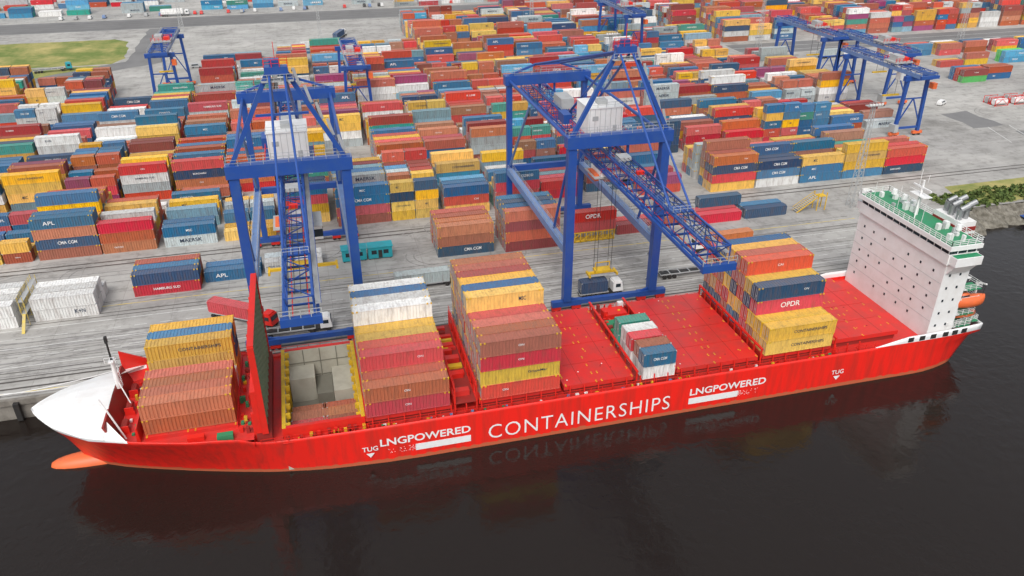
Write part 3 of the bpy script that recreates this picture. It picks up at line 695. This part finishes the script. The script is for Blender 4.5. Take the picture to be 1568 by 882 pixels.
for i,(x,y) in enumerate(((115.6,112.2),(117.2,112.4),(115.8,114.5),(117.3,115),(116.4,116.4))):
    C_((x,y,29.4),(x,y,31.4+i%2*.6),.55,'steel',10); C_((x,y,31.3+i%2*.6),(x+1.4,y-.3,32.1+i%2*.6),.55,'steel',10)
o=b.obj('superstructure',ship); o.location.z=-.7
b=MB()
for x in(105,107.5,110,112.8,115,117.2): 
    y=118-hb(x,8.3)-.06; b.box(x,x+1.2,y-.0,y+.12,7.75,8.7,'black')
b.obj('bulwark_openings',ship)
lb=group('lifeboat',(117.8,106.2,14)); b=MB(); rows=[]
for i in range(11):
    t=i/10; x=114.8+t*6.4; w=1.35*math.sin(math.pi*min(1,max(0,t*.94+.03)))**.5; rows.append([(x,106+w*math.cos(a*math.pi/6),14.2+1.35*math.sin(a*math.pi/6)*(.75+.25*w/1.35)) for a in range(13)])
b.grid(rows,'orange'); b.box(115.6,117.2,105.5,106.5,15.2,16.1,'orange'); b.box(115.55,117.25,105.45,106.55,15.5,15.8,'glass'); b.obj('boat_hull',lb,True)
b=MB()
for x in(115.4,120.6): b.beam((x,107.4,12),(x,107.6,17),.3,.3,'white'); b.beam((x,107.6,17),(x,105.6,17.6),.25,.25,'white'); b.cyl((x,105.8,17.5),(x,105.8,15),.05,'black')
b.obj('davit',lb)
lb=group('rescue_boat',(118.7,106.4,11)); b=MB(); rows=[]
for i in range(9):
    t=i/8; x=116.2+t*4.6; w=.9*math.sin(math.pi*(t*.94+.03))**.5; rows.append([(x,106.6+w*math.cos(a*math.pi/6),10.9+.7*math.sin(a*math.pi/6)) for a in range(13)])
b.grid(rows,'orange'); b.obj('boat_hull',lb,True)
b=MB()
for p,q in(((-38,128,10.5),(-72,134.5,4.8)),((-34,128.5,10),(-60,134.5,4.8)),((119,130,9.3),(134,134.5,4.8)),((-30,129.5,9.5),(-18,134.3,4.8))):
    P0=Vector(p);Q0=Vector(q); pr=P0
    for i in range(1,9):
        t=i/8; c=P0.lerp(Q0,t)-Vector((0,0,4*t*(1-t)*1.0)); b.cyl(pr,c,.07,'white',5); pr=c
b.obj('mooring_lines',ship)
# ------------------------------------------------------------------ STS cranes
def sts(cx,ty=133,spr=None):
    g=group('ship_to_shore_crane',(cx,160,GZ)); b=MB(); W=9.6; YF,YR=138.2,186.2
    for sxx in(-1,1):
        x=cx+sxx*W
        for y,w in((YF,1.7),(YR,1.3)):
            b.beam((x,y,GZ+2.6),(x,y,40),w,w,'blue')
            b.box(x-3.2,x+3.2,y-.6,y+.6,GZ+1.4,GZ+2.6,'blue')
            for k in(-2.2,2.2):
                b.box(x+k-1,x+k+1,y-.45,y+.45,GZ+.6,GZ+1.4,'red')
                for e in(-.6,.6): b.cyl((x+k+e,y-.25,GZ+.4),(x+k+e,y+.25,GZ+.4),.38,'black',10)
        b.box(x-.75,x+.75,YF+.9,YR-.7,17.3,18.9,'lblue')
        b.rail((x-.6,YF+1,18.9),(x-.6,YR-1,18.9),'galv',1.1,3,.05); b.rail((x+.6,YF+1,18.9),(x+.6,YR-1,18.9),'galv',1.1,3,.05)
        b.cyl((x,YR-1,20),(x,168,39.8),.3,'lblue'); b.cyl((x,YF+1,38),(x,148,19),.3,'blue')
        b.cyl((x,YF+1,41),(x,YR-1,41),.35,'blue')
        b.beam((x,YF,42.2),(cx+sxx*1.3,YF,58),.75,.75,'blue')
        b.cyl((cx+sxx*1.2,YF,57.6),(cx+sxx*3.2,YR,44.5),.28,'blue')
        b.cyl((cx+sxx*1.2,YF,57.6),(cx+sxx*2.4,162,39.5),.26,'blue')
        b.cyl((cx+sxx*1.2,YF,57.8),(cx+sxx*1.8,110,37.9),.2,'blue')
        b.beam((x,YR,42.2),(cx+sxx*3.1,YR,44.5),.5,.5,'blue')
        b.beam((x-sxx*.8,YF,GZ+3),(x-sxx*4,YF,GZ+2),.4,.4,'blue')
    for y in(YF,YR):
        b.box(cx-W-1.2,cx+W+1.2,y-1.1,y+1.1,40,42.3,'blue'); b.box(cx-W+.86,cx+W-.86,y-.5,y+.5,GZ+1.5,GZ+2.5,'blue')
        b.rail((cx-W-1,y-1,42.3),(cx+W+1,y-1,42.3),'galv',1.1,2,.05); b.rail((cx-W-1,y+1,42.3),(cx+W+1,y+1,42.3),'galv',1.1,2,.05)
    b.beam((cx-3.1,YR,44.5),(cx+3.1,YR,44.5),.5,.5,'blue')
    b.box(cx-W+.8,cx+W-.8,YR-.6,YR+.6,18,19.4,'blue')
    b.box(cx-1.9,cx+1.9,YF-.9,YF+.9,57.3,58.6,'blue'); b.rail((cx-1.9,YF-.9,58.6),(cx+1.9,YF-.9,58.6),'red',1.2,1,.07); b.rail((cx-1.9,YF+.9,58.6),(cx+1.9,YF+.9,58.6),'red',1.2,1,.07)
    b.box(cx-1,cx+.6,YF-.5,YF+.5,58.6,59.8,'blue'); b.box(cx-2.6,cx+2.6,YF-1.2,YF+1.2,56.2,56.35,'galv'); b.rail((cx-2.6,YF-1.2,56.35),(cx+2.6,YF-1.2,56.35),'galv',1.1,1,.06)
    b.beam((cx-4.4,YF,50.5),(cx+4.4,YF,50.5),.4,.4,'blue'); b.beam((cx,YF,58.5),(cx,YF,62.5),.1,.1,'red')
    for i in range(11):
        z=GZ+3+i*3.2; x=cx+W; a,c=(YF+1,YF+3.6) if i%2 else (YF+3.6,YF+1)
        b.beam((x+.4,a,z),(x+.4,c,z+3.2),.6,.12,'galv'); b.box(x-.2,x+1.1,min(c,c+.8)-.4,c+.4,z+3.15,z+3.2,'galv')
    for i in range(5):
        z=43+i*3.0; t=(z-42)/16; x=cx+W-(W-1.3)*t; b.beam((x+.6,YF+.6,z),(x-.2,YF+.6,z+3),.5,.1,'galv')
    b.obj('portal_frame',g)
    b=MB(); hw=1.85; b.truss(cx-hw,cx+hw,96.5,204,34.4,37.6,27,'blue',.32,.15)
    for x in(cx-hw-.45,cx+hw+.45): b.box(x-.22,x+.22,96.6,203.8,33.7,34.2,'blue')
    for x in(cx-1.1,cx+1.1): b.box(x-.07,x+.07,97,203,34.25,34.37,'red')
    for i in range(28): y=97+i*3.95; b.box(cx-hw-.4,cx+hw+.4,y-.1,y+.1,33.9,34.1,'blue')
    b.box(cx+hw+.2,cx+hw+1.0,98,203,35.5,35.58,'galv'); b.rail((cx+hw+1.0,98,35.6),(cx+hw+1.0,203,35.6),'blue',1.1,2.4,.06)
    b.rail((cx-hw-.1,98,37.8),(cx-hw-.1,203,37.8),'lblue',1.0,2.4,.05)
    b.box(cx-2.8,cx+2.8,95.6,96.4,33.7,34.9,'blue'); b.rail((cx-2.8,95.7,34.9),(cx+2.8,95.7,34.9),'galv',1.2,1.2,.07)
    b.box(cx-1.2,cx+1.2,134.5,137,37.8,38.5,'galv'); b.box(cx-.7,cx+.7,127,127.8,37.75,38.4,'red')
    b.box(cx-1.9,cx+1.9,109,111.6,37.8,38.05,'blue'); b.rail((cx-1.9,109,38.05),(cx+1.9,109,38.05),'galv',1,1.2,.06)
    for y in(YF,YR,162): 
        for x in(cx-hw,cx+hw): b.beam((x,y,37.6),(x,y,40.0),.45,.45,'blue')
    for x in(-1.2,-.4,.4,1.2): b.cyl((cx+x,97,37.9),(cx+x,150,38.6),.05,'black',5)
    b.obj('boom',g)
    b=MB(); b.box(cx-3.6,cx+3.6,146,153.4,39.2,44.8,'white'); b.box(cx-3.75,cx+3.75,145.85,153.55,44.8,45.0,'white')
    for i in range(7): b.box(cx-3.4+i*1.1,cx-3.33+i*1.1,145.95,145.99,39.3,44.7,'galv')
    b.box(cx+1.6,cx+2.4,145.93,145.98,39.3,41.3,'galv'); b.box(cx-2.8,cx-1.6,145.92,145.99,42.4,43.3,'galv')
    b.box(cx-4.5,cx+4.5,144.6,154.8,38.9,39.15,'blue')
    for p,q in(((cx-4.5,144.6),(cx+4.5,144.6)),((cx-4.5,144.6),(cx-4.5,154.8)),((cx+4.5,144.6),(cx+4.5,154.8))): b.rail((*p,39.15),(*q,39.15),'red',1.1,1.5,.06)
    for x in(cx-3.5,cx+3.5): b.beam((x,145,38.8),(x,154,38.8),.3,.4,'blue')
    b.box(cx-1,cx+1,148,150,45.0,45.9,'galv'); b.rail((cx-3.6,146,45.0),(cx+3.6,146,45.0),'galv',1,1.5,.05)
    b.box(cx-5.2,cx-3.4,157,161,38.6,40.6,'blue'); b.box(cx-1.5,cx+1.5,170,176,37.9,40.2,'galv')
    b.obj('machinery_house',g)
    b=MB(); b.box(cx-2.6,cx+2.6,ty-3,ty+3,32.7,33.5,'white'); b.box(cx+1.8,cx+4.2,ty-2.2,ty+.4,29.6,32.3,'white'); b.box(cx+1.75,cx+4.25,ty-2.25,ty-1.2,30.1,31.5,'glass')
    b.box(cx-2,cx-.2,ty-1,ty+2,31.3,32.7,'galv'); b.rail((cx-2.8,ty-3.2,33.5),(cx+2.8,ty-3.2,33.5),'red',1,1.2,.06); b.box(cx-3.6,cx-2.7,ty-2,ty+2,31.6,32.9,'orange')
    b.box(cx-4,cx+4.3,ty-3.2,ty+3.2,32.45,32.6,'galv')
    z1=spr if spr else 24
    for a in(-1.6,1.6):
        for c in(-1.2,1.2): b.cyl((cx+a,ty+c*.8,32.4),(cx+a,ty+c*.8,z1+1.3),.05,'black',5)
    b.obj('trolley',g)
    b=MB(); b.box(cx-1.8,cx+1.8,ty-1,ty+1,z1+.7,z1+1.3,'yellow')
    sl=3.1 if spr and spr<15 else 6
    b.box(cx-sl,cx+sl,ty-.3,ty+.3,z1+.2,z1+.69,'yellow')
    for x in(cx-sl,cx+sl): b.box(x-.2,x+.2,ty-1.22,ty+1.22,z1-.1,z1+.5,'yellow')
    for x in(cx-1.6,cx+1.6): b.beam((x,ty,z1+1.3),(x,ty,z1+2.8),.15,.15,'yellow')
    b.beam((cx-1.6,ty,z1+2.8),(cx+1.6,ty,z1+2.8),.2,.2,'yellow')
    b.obj('spreader',g)
sts(-4.3,134,23)
sts(57.4,143,9.2)
# ------------------------------------------------------------------ yard gantries
def gantry(cx,y0,y1,h=24,w=4.6):
    g=group('yard_gantry_crane',(cx,(y0+y1)/2,GZ)); b=MB()
    for y in(y0,y1):
        for s in(-1,1):
            b.beam((cx+s*w,y,GZ+1.6),(cx+s*(w-.8),y,h),1.0,1.0,'blue'); b.box(cx+s*w-1.8,cx+s*w+1.8,y-.5,y+.5,GZ+.7,GZ+1.6,'orange')
            for e in(-1,1): b.cyl((cx+s*w+e,y-.25,GZ+.4),(cx+s*w+e,y+.25,GZ+.4),.4,'black',8)
        b.beam((cx-w,y,GZ+3),(cx+w,y,GZ+3),.5,.7,'blue'); b.box(cx-w-.6,cx+w+.6,y-.7,y+.7,h,h+1.5,'blue')
        b.beam((cx-w,y,GZ+4),(cx,y,h-6),.35,.35,'blue'); b.beam((cx+w,y,GZ+4),(cx,y,h-6),.35,.35,'blue'); b.beam((cx-w+.9,y,h-6),(cx+w-.9,y,h-6),.4,.4,'blue')
    for s in(-1,1):
        b.box(cx+s*2.8-.4,cx+s*2.8+.4,y0-5,y1+5,h+1.55,h+2.7,'lblue'); b.rail((cx+s*3.4,y0-5,h+2.7),(cx+s*3.4,y1+5,h+2.7),'galv',1.1,3,.07)
    b.truss(cx-2.7,cx+2.7,y0-5,y1+5,h+1.9,h+3.4,12,'blue',.22,.17)
    for y in(y0-5,y1+5): b.box(cx-3.4,cx+3.4,y-.4,y+.4,h+1.6,h+2.6,'blue')
    b.obj('portal',g)
    b=MB(); m=(y0*2+y1)/3; b.box(cx-3.4,cx+3.4,m-3,m+3,h+3.6,h+4.1,'galv'); b.box(cx-2.2,cx+.4,m-2,m+2,h+4.1,h+6.0,'galv'); b.box(cx+.9,cx+2.8,m-1.5,m+1.5,h+4.1,h+5.2,'red')
    b.rail((cx-3.4,m-3,h+4.1),(cx+3.4,m-3,h+4.1),'red',1.2,1.2,.1); b.rail((cx-3.4,m+3,h+4.1),(cx+3.4,m+3,h+4.1),'red',1.2,1.2,.1)
    b.box(cx+1.2,cx+3,m-1.5,m+1,h-2.5,h+.5,'white'); b.box(cx-3.1,cx+3.1,m-.4,m+.4,h-8,h-7.5,'yellow')
    for a in(-1.5,1.5): b.cyl((cx+a,m,h-7.5),(cx+a,m,h+3.3),.06,'black',5)
    b.box(cx-w-1.3,cx-w+.2,y0-1.5,y0+1.5,GZ+2,GZ+4.5,'galv'); b.box(cx+w-.6,cx+w+.9,y0-3,y0-1,h-2.5,h-.6,'orange')
    b.obj('trolley',g)
gantry(196,221,254,23); gantry(208,286,319,22); gantry(216,254,286,22); gantry(-50,319,353,23); gantry(18,286,319,22); gantry(150,353,387,22)
# ------------------------------------------------------------------ vehicles
def truck(x,y,kind='cab',cab='white',cont=None,ang=0,L=12.2,flip=1):
    g=group('terminal_truck',(x,y,GZ)); b=MB()
    b.box(-L/2,L/2,-.5,.5,.9,1.2,'black'); b.box(-L/2,L/2,-1.2,-1.05,1.05,1.3,'galv'); b.box(-L/2,L/2,1.05,1.2,1.05,1.3,'galv')
    for i in range(6): xx=-L/2+i*L/5; b.box(max(-L/2,xx-.1),min(L/2,xx+.1),-1.04,1.04,1.0,1.25,'galv')
    for xx in(-L/2+1,-L/2+2.2,-L/2+3.4,L/2-.6,L/2+2.6):
        for yy in(-1.1,1.1): b.cyl((xx,yy-.18,.5),(xx,yy+.18,.5),.5,'black',12)
    b.box(L/2-1.5,L/2+3.2,-.9,.9,.6,.89,'black')
    b.hexa([(L/2+1,-1.2,1),(L/2+3.4,-1.2,1),(L/2+3.4,1.2,1),(L/2+1,1.2,1),(L/2+1,-1.15,3.2),(L/2+3.1,-1.15,3.2),(L/2+3.1,1.15,3.2),(L/2+1,1.15,3.2)],cab)
    b.box(L/2+3.15,L/2+3.33,-1.0,1.0,2.0,2.9,'glass'); b.box(L/2+1.6,L/2+2.7,-1.22,1.22,2.0,2.8,'glass')
    b.box(L/2+1.2,L/2+2.8,-1,1,3.2,3.5,cab); b.cyl((L/2+.8,.9,1),(L/2+.8,.9,3.4),.1,'steel')
    o=b.obj('truck_body'); o.parent=g
    if cont:
        o2=bpy.data.objects.new('container',CM[(40 if L>8 else 20,0)]); COL.objects.link(o2); o2.color=(*C[cont],1); o2.location=(0,0,1.31); o2.parent=g
    g.rotation_euler=(0,0,ang)
truck(-19.5,152,cont='r',ang=-.6,cab='red'); truck(-10,143.6,cont=None); truck(55.5,143,cont='n',L=6.6); truck(79,147,cont=None,cab='orange')
truck(20,156.5,cont='g',ang=.02); truck(96,158,cont='o',ang=math.pi+.03)
truck(14,400,cont='l',ang=.8,cab='teal'); truck(-108,392,cont=None,ang=.2,cab='teal'); truck(20,430,cab='white',ang=1.2,cont='n'); truck(-70,520,cont='w'); truck(240,330,cont='g',ang=.1); truck(330,330,cont='w',ang=.05); truck(-30,221,cont='o'); truck(70,221,cont='b')
def van(x,y,ang,c):
    b=MB(); b.box(-2.3,2.3,-.9,.9,.35,1.1,c)
    b.hexa([(-2.25,-.88,1.1),(1.4,-.88,1.1),(1.4,.88,1.1),(-2.25,.88,1.1),(-2.1,-.75,1.9),(.7,-.75,1.9),(.7,.75,1.9),(-2.1,.75,1.9)],c)
    b.hexa([(-1.9,-.9,1.15),(1.0,-.9,1.15),(1.0,.9,1.15),(-1.9,.9,1.15),(-1.8,-.8,1.7),(.7,-.8,1.7),(.7,.8,1.7),(-1.8,.8,1.7)],'glass')
    for xx in(-1.4,1.4):
        for yy in(-.85,.85): b.cyl((xx,yy-.12,.33),(xx,yy+.12,.33),.34,'black',10)
    o=b.obj('parked_van'); o.location=(x,y,GZ); o.rotation_euler=(0,0,ang)
for i in range(26): van(-130+i*3.6*random.choice([1,1.0,1.4])+i*4,523+random.uniform(-1,1),1.57,random.choice(['white','galv','black','lblue','red']))
van(150,178,.3,'white'); van(235,250,.5,'white'); van(-30,378,.4,'white'); van(-46,384,.1,'galv')
for i in range(3):
    x=256+i*9; g=group('tank_container',(x,243,GZ)); b=MB()
    b.cyl((x-2.8,244,GZ+1.4),(x+2.8,244,GZ+1.4),1.1,'white',16); b.cyl((x-2.8,247.4,GZ+1.4),(x+2.8,247.4,GZ+1.4),1.1,'galv',16)
    for yy in(242.8,245.2,246.2,248.6):
        for z in(GZ+.1,GZ+2.6): b.beam((x-3,yy,z),(x+3,yy,z),.14,.14,'red')
        for xx in(x-3,x+3): b.beam((xx,yy,GZ),(xx,yy,GZ+2.7),.16,.16,'red')
        b.beam((x-3,yy,GZ+.1),(x,yy,GZ+2.6),.1,.1,'red'); b.beam((x+3,yy,GZ+.1),(x,yy,GZ+2.6),.1,.1,'red')
    b.obj('tanks_and_frame',g)
def mast(x,y,h=30):
    b=MB(); w=1.1
    for sx_ in(-1,1):
        for sy in(-1,1): b.beam((x+sx_*w,y+sy*w,GZ),(x+sx_*.35,y+sy*.35,GZ+h),.12,.12,'galv')
    n=16
    for i in range(n):
        t=i/n;t2=(i+1)/n;a=w+(.35-w)*t;c=w+(.35-w)*t2;z=GZ+h*t;z2=GZ+h*t2
        for sg in(-1,1):
            b.beam((x-a,y+sg*a,z),(x+c,y+sg*c,z2),.07,.07,'galv'); b.beam((x+sg*a,y-a,z),(x+sg*c,y+c,z2),.07,.07,'galv')
            b.beam((x-a,y+sg*a,z),(x+a,y+sg*a,z),.06,.06,'galv')
    b.box(x-2,x+2,y-.8,y+.8,GZ+h,GZ+h+.2,'galv'); b.rail((x-2,y-.8,GZ+h),(x+2,y-.8,GZ+h),'galv',1.1,1,.06)
    for i in range(5): b.box(x-1.9+i*.85,x-1.4+i*.85,y-1.1,y-.8,GZ+h+.3,GZ+h+.8,'white')
    b.obj('lighting_mast')
for p in((141,172,28),(-100,221,30),(100,254,32),(10,405,22),(220,360,28),(120,420,28),(-60,470,22),(60,516,20),(260,215,26),(330,350,25)): mast(*p)
g=group('access_stair',(128,173,GZ)); b=MB()
for y in(172,174): b.beam((124,y,GZ),(130,y,GZ+4),.2,.25,'yellow'); b.beam((124,y,GZ+1),(130,y,GZ+5),.1,.1,'yellow'); b.beam((130,y,GZ),(130,y,GZ+5),.2,.2,'yellow'); b.beam((132.5,y,GZ),(132.5,y,GZ+5),.2,.2,'yellow')
for i in range(12): b.box(124+i*.5,124.4+i*.5,172,174,GZ+.3+i*.33,GZ+.36+i*.33,'galv')
b.box(130,132.5,172,174,GZ+3.9,GZ+4.05,'yellow'); b.obj('stair_frame',g)
g=group('reefer_rack',(-63,166,GZ)); b=MB()
for x in(-61.2,-76.4): 
    for z in(2.7,5.4): b.box(x-.5,x+.5,160.5,171,GZ+z,GZ+z+.1,'galv'); b.rail((x-.5,160.5,GZ+z),(x-.5,171,GZ+z),'lineyellow',1.1,1.5,.06)
    for y in(160.6,165.5,170.8):
        for xx in(x-.45,x+.45): b.beam((xx,y,GZ),(xx,y,GZ+6.5),.12,.12,'lineyellow')
    b.beam((x,157,GZ),(x,160.5,GZ+2.7),.6,.15,'lineyellow')
b.obj('rack_frame',g)
g=group('workboat',(196,161,0)); b=MB()
b.hexa([(188,157,0.1),(206,157,0.1),(206,161.4,0.1),(188,161.4,0.1),(186,156.6,1.6),(208,156.6,2.2),(208,161.8,2.2),(186,161.8,1.6)],'blue'); b.box(199,204,157.6,160.8,2,4.4,'white'); b.box(198.9,204.1,157.5,160.9,3.1,3.8,'glass'); b.box(190,197,157.4,161,1.9,2.2,'lblue'); b.beam((202,159,4.4),(202,159,7.5),.15,.15,'white')
b.obj('boat_hull',g)
# ------------------------------------------------------------------ light, world, camera
w=bpy.data.worlds.new('World'); S.world=w; w.use_nodes=True; nt=w.node_tree; bg=nt.nodes['Background']
sky=N(nt,'ShaderNodeTexSky'); sky.sky_type='NISHITA'; sky.sun_disc=False; sky.sun_elevation=math.radians(52); sky.sun_rotation=math.radians(205); sky.dust_density=4; sky.air_density=1.2
hs=N(nt,'ShaderNodeHueSaturation'); hs.inputs['Saturation'].default_value=0.3; hs.inputs['Value'].default_value=1.18; nt.links.new(sky.outputs[0],hs.inputs['Color']); nt.links.new(hs.outputs[0],bg.inputs['Color']); bg.inputs['Strength'].default_value=0.15
sl=bpy.data.lights.new('sun','SUN'); sl.energy=1.3; sl.angle=math.radians(24); sl.color=(1,.98,.95)
so=bpy.data.objects.new('sun',sl); COL.objects.link(so)
el=math.radians(52); az=math.radians(205)
d=Vector((math.sin(az)*math.cos(el),math.cos(az)*math.cos(el),math.sin(el)))
so.rotation_euler=d.to_track_quat('Z','Y').to_euler(); so.location=d*300
cam=bpy.data.cameras.new('camera'); co=bpy.data.objects.new('camera',cam); COL.objects.link(co)
cam.sensor_width=36; cam.lens=28.0; cam.clip_end=9000; cam.clip_start=1
co.location=(0,0,90); co.rotation_euler=(math.radians(90-28.9),0,math.radians(-14.6)); S.camera=co
S.view_settings.view_transform='Standard'; S.view_settings.look='None'; S.view_settings.exposure=0
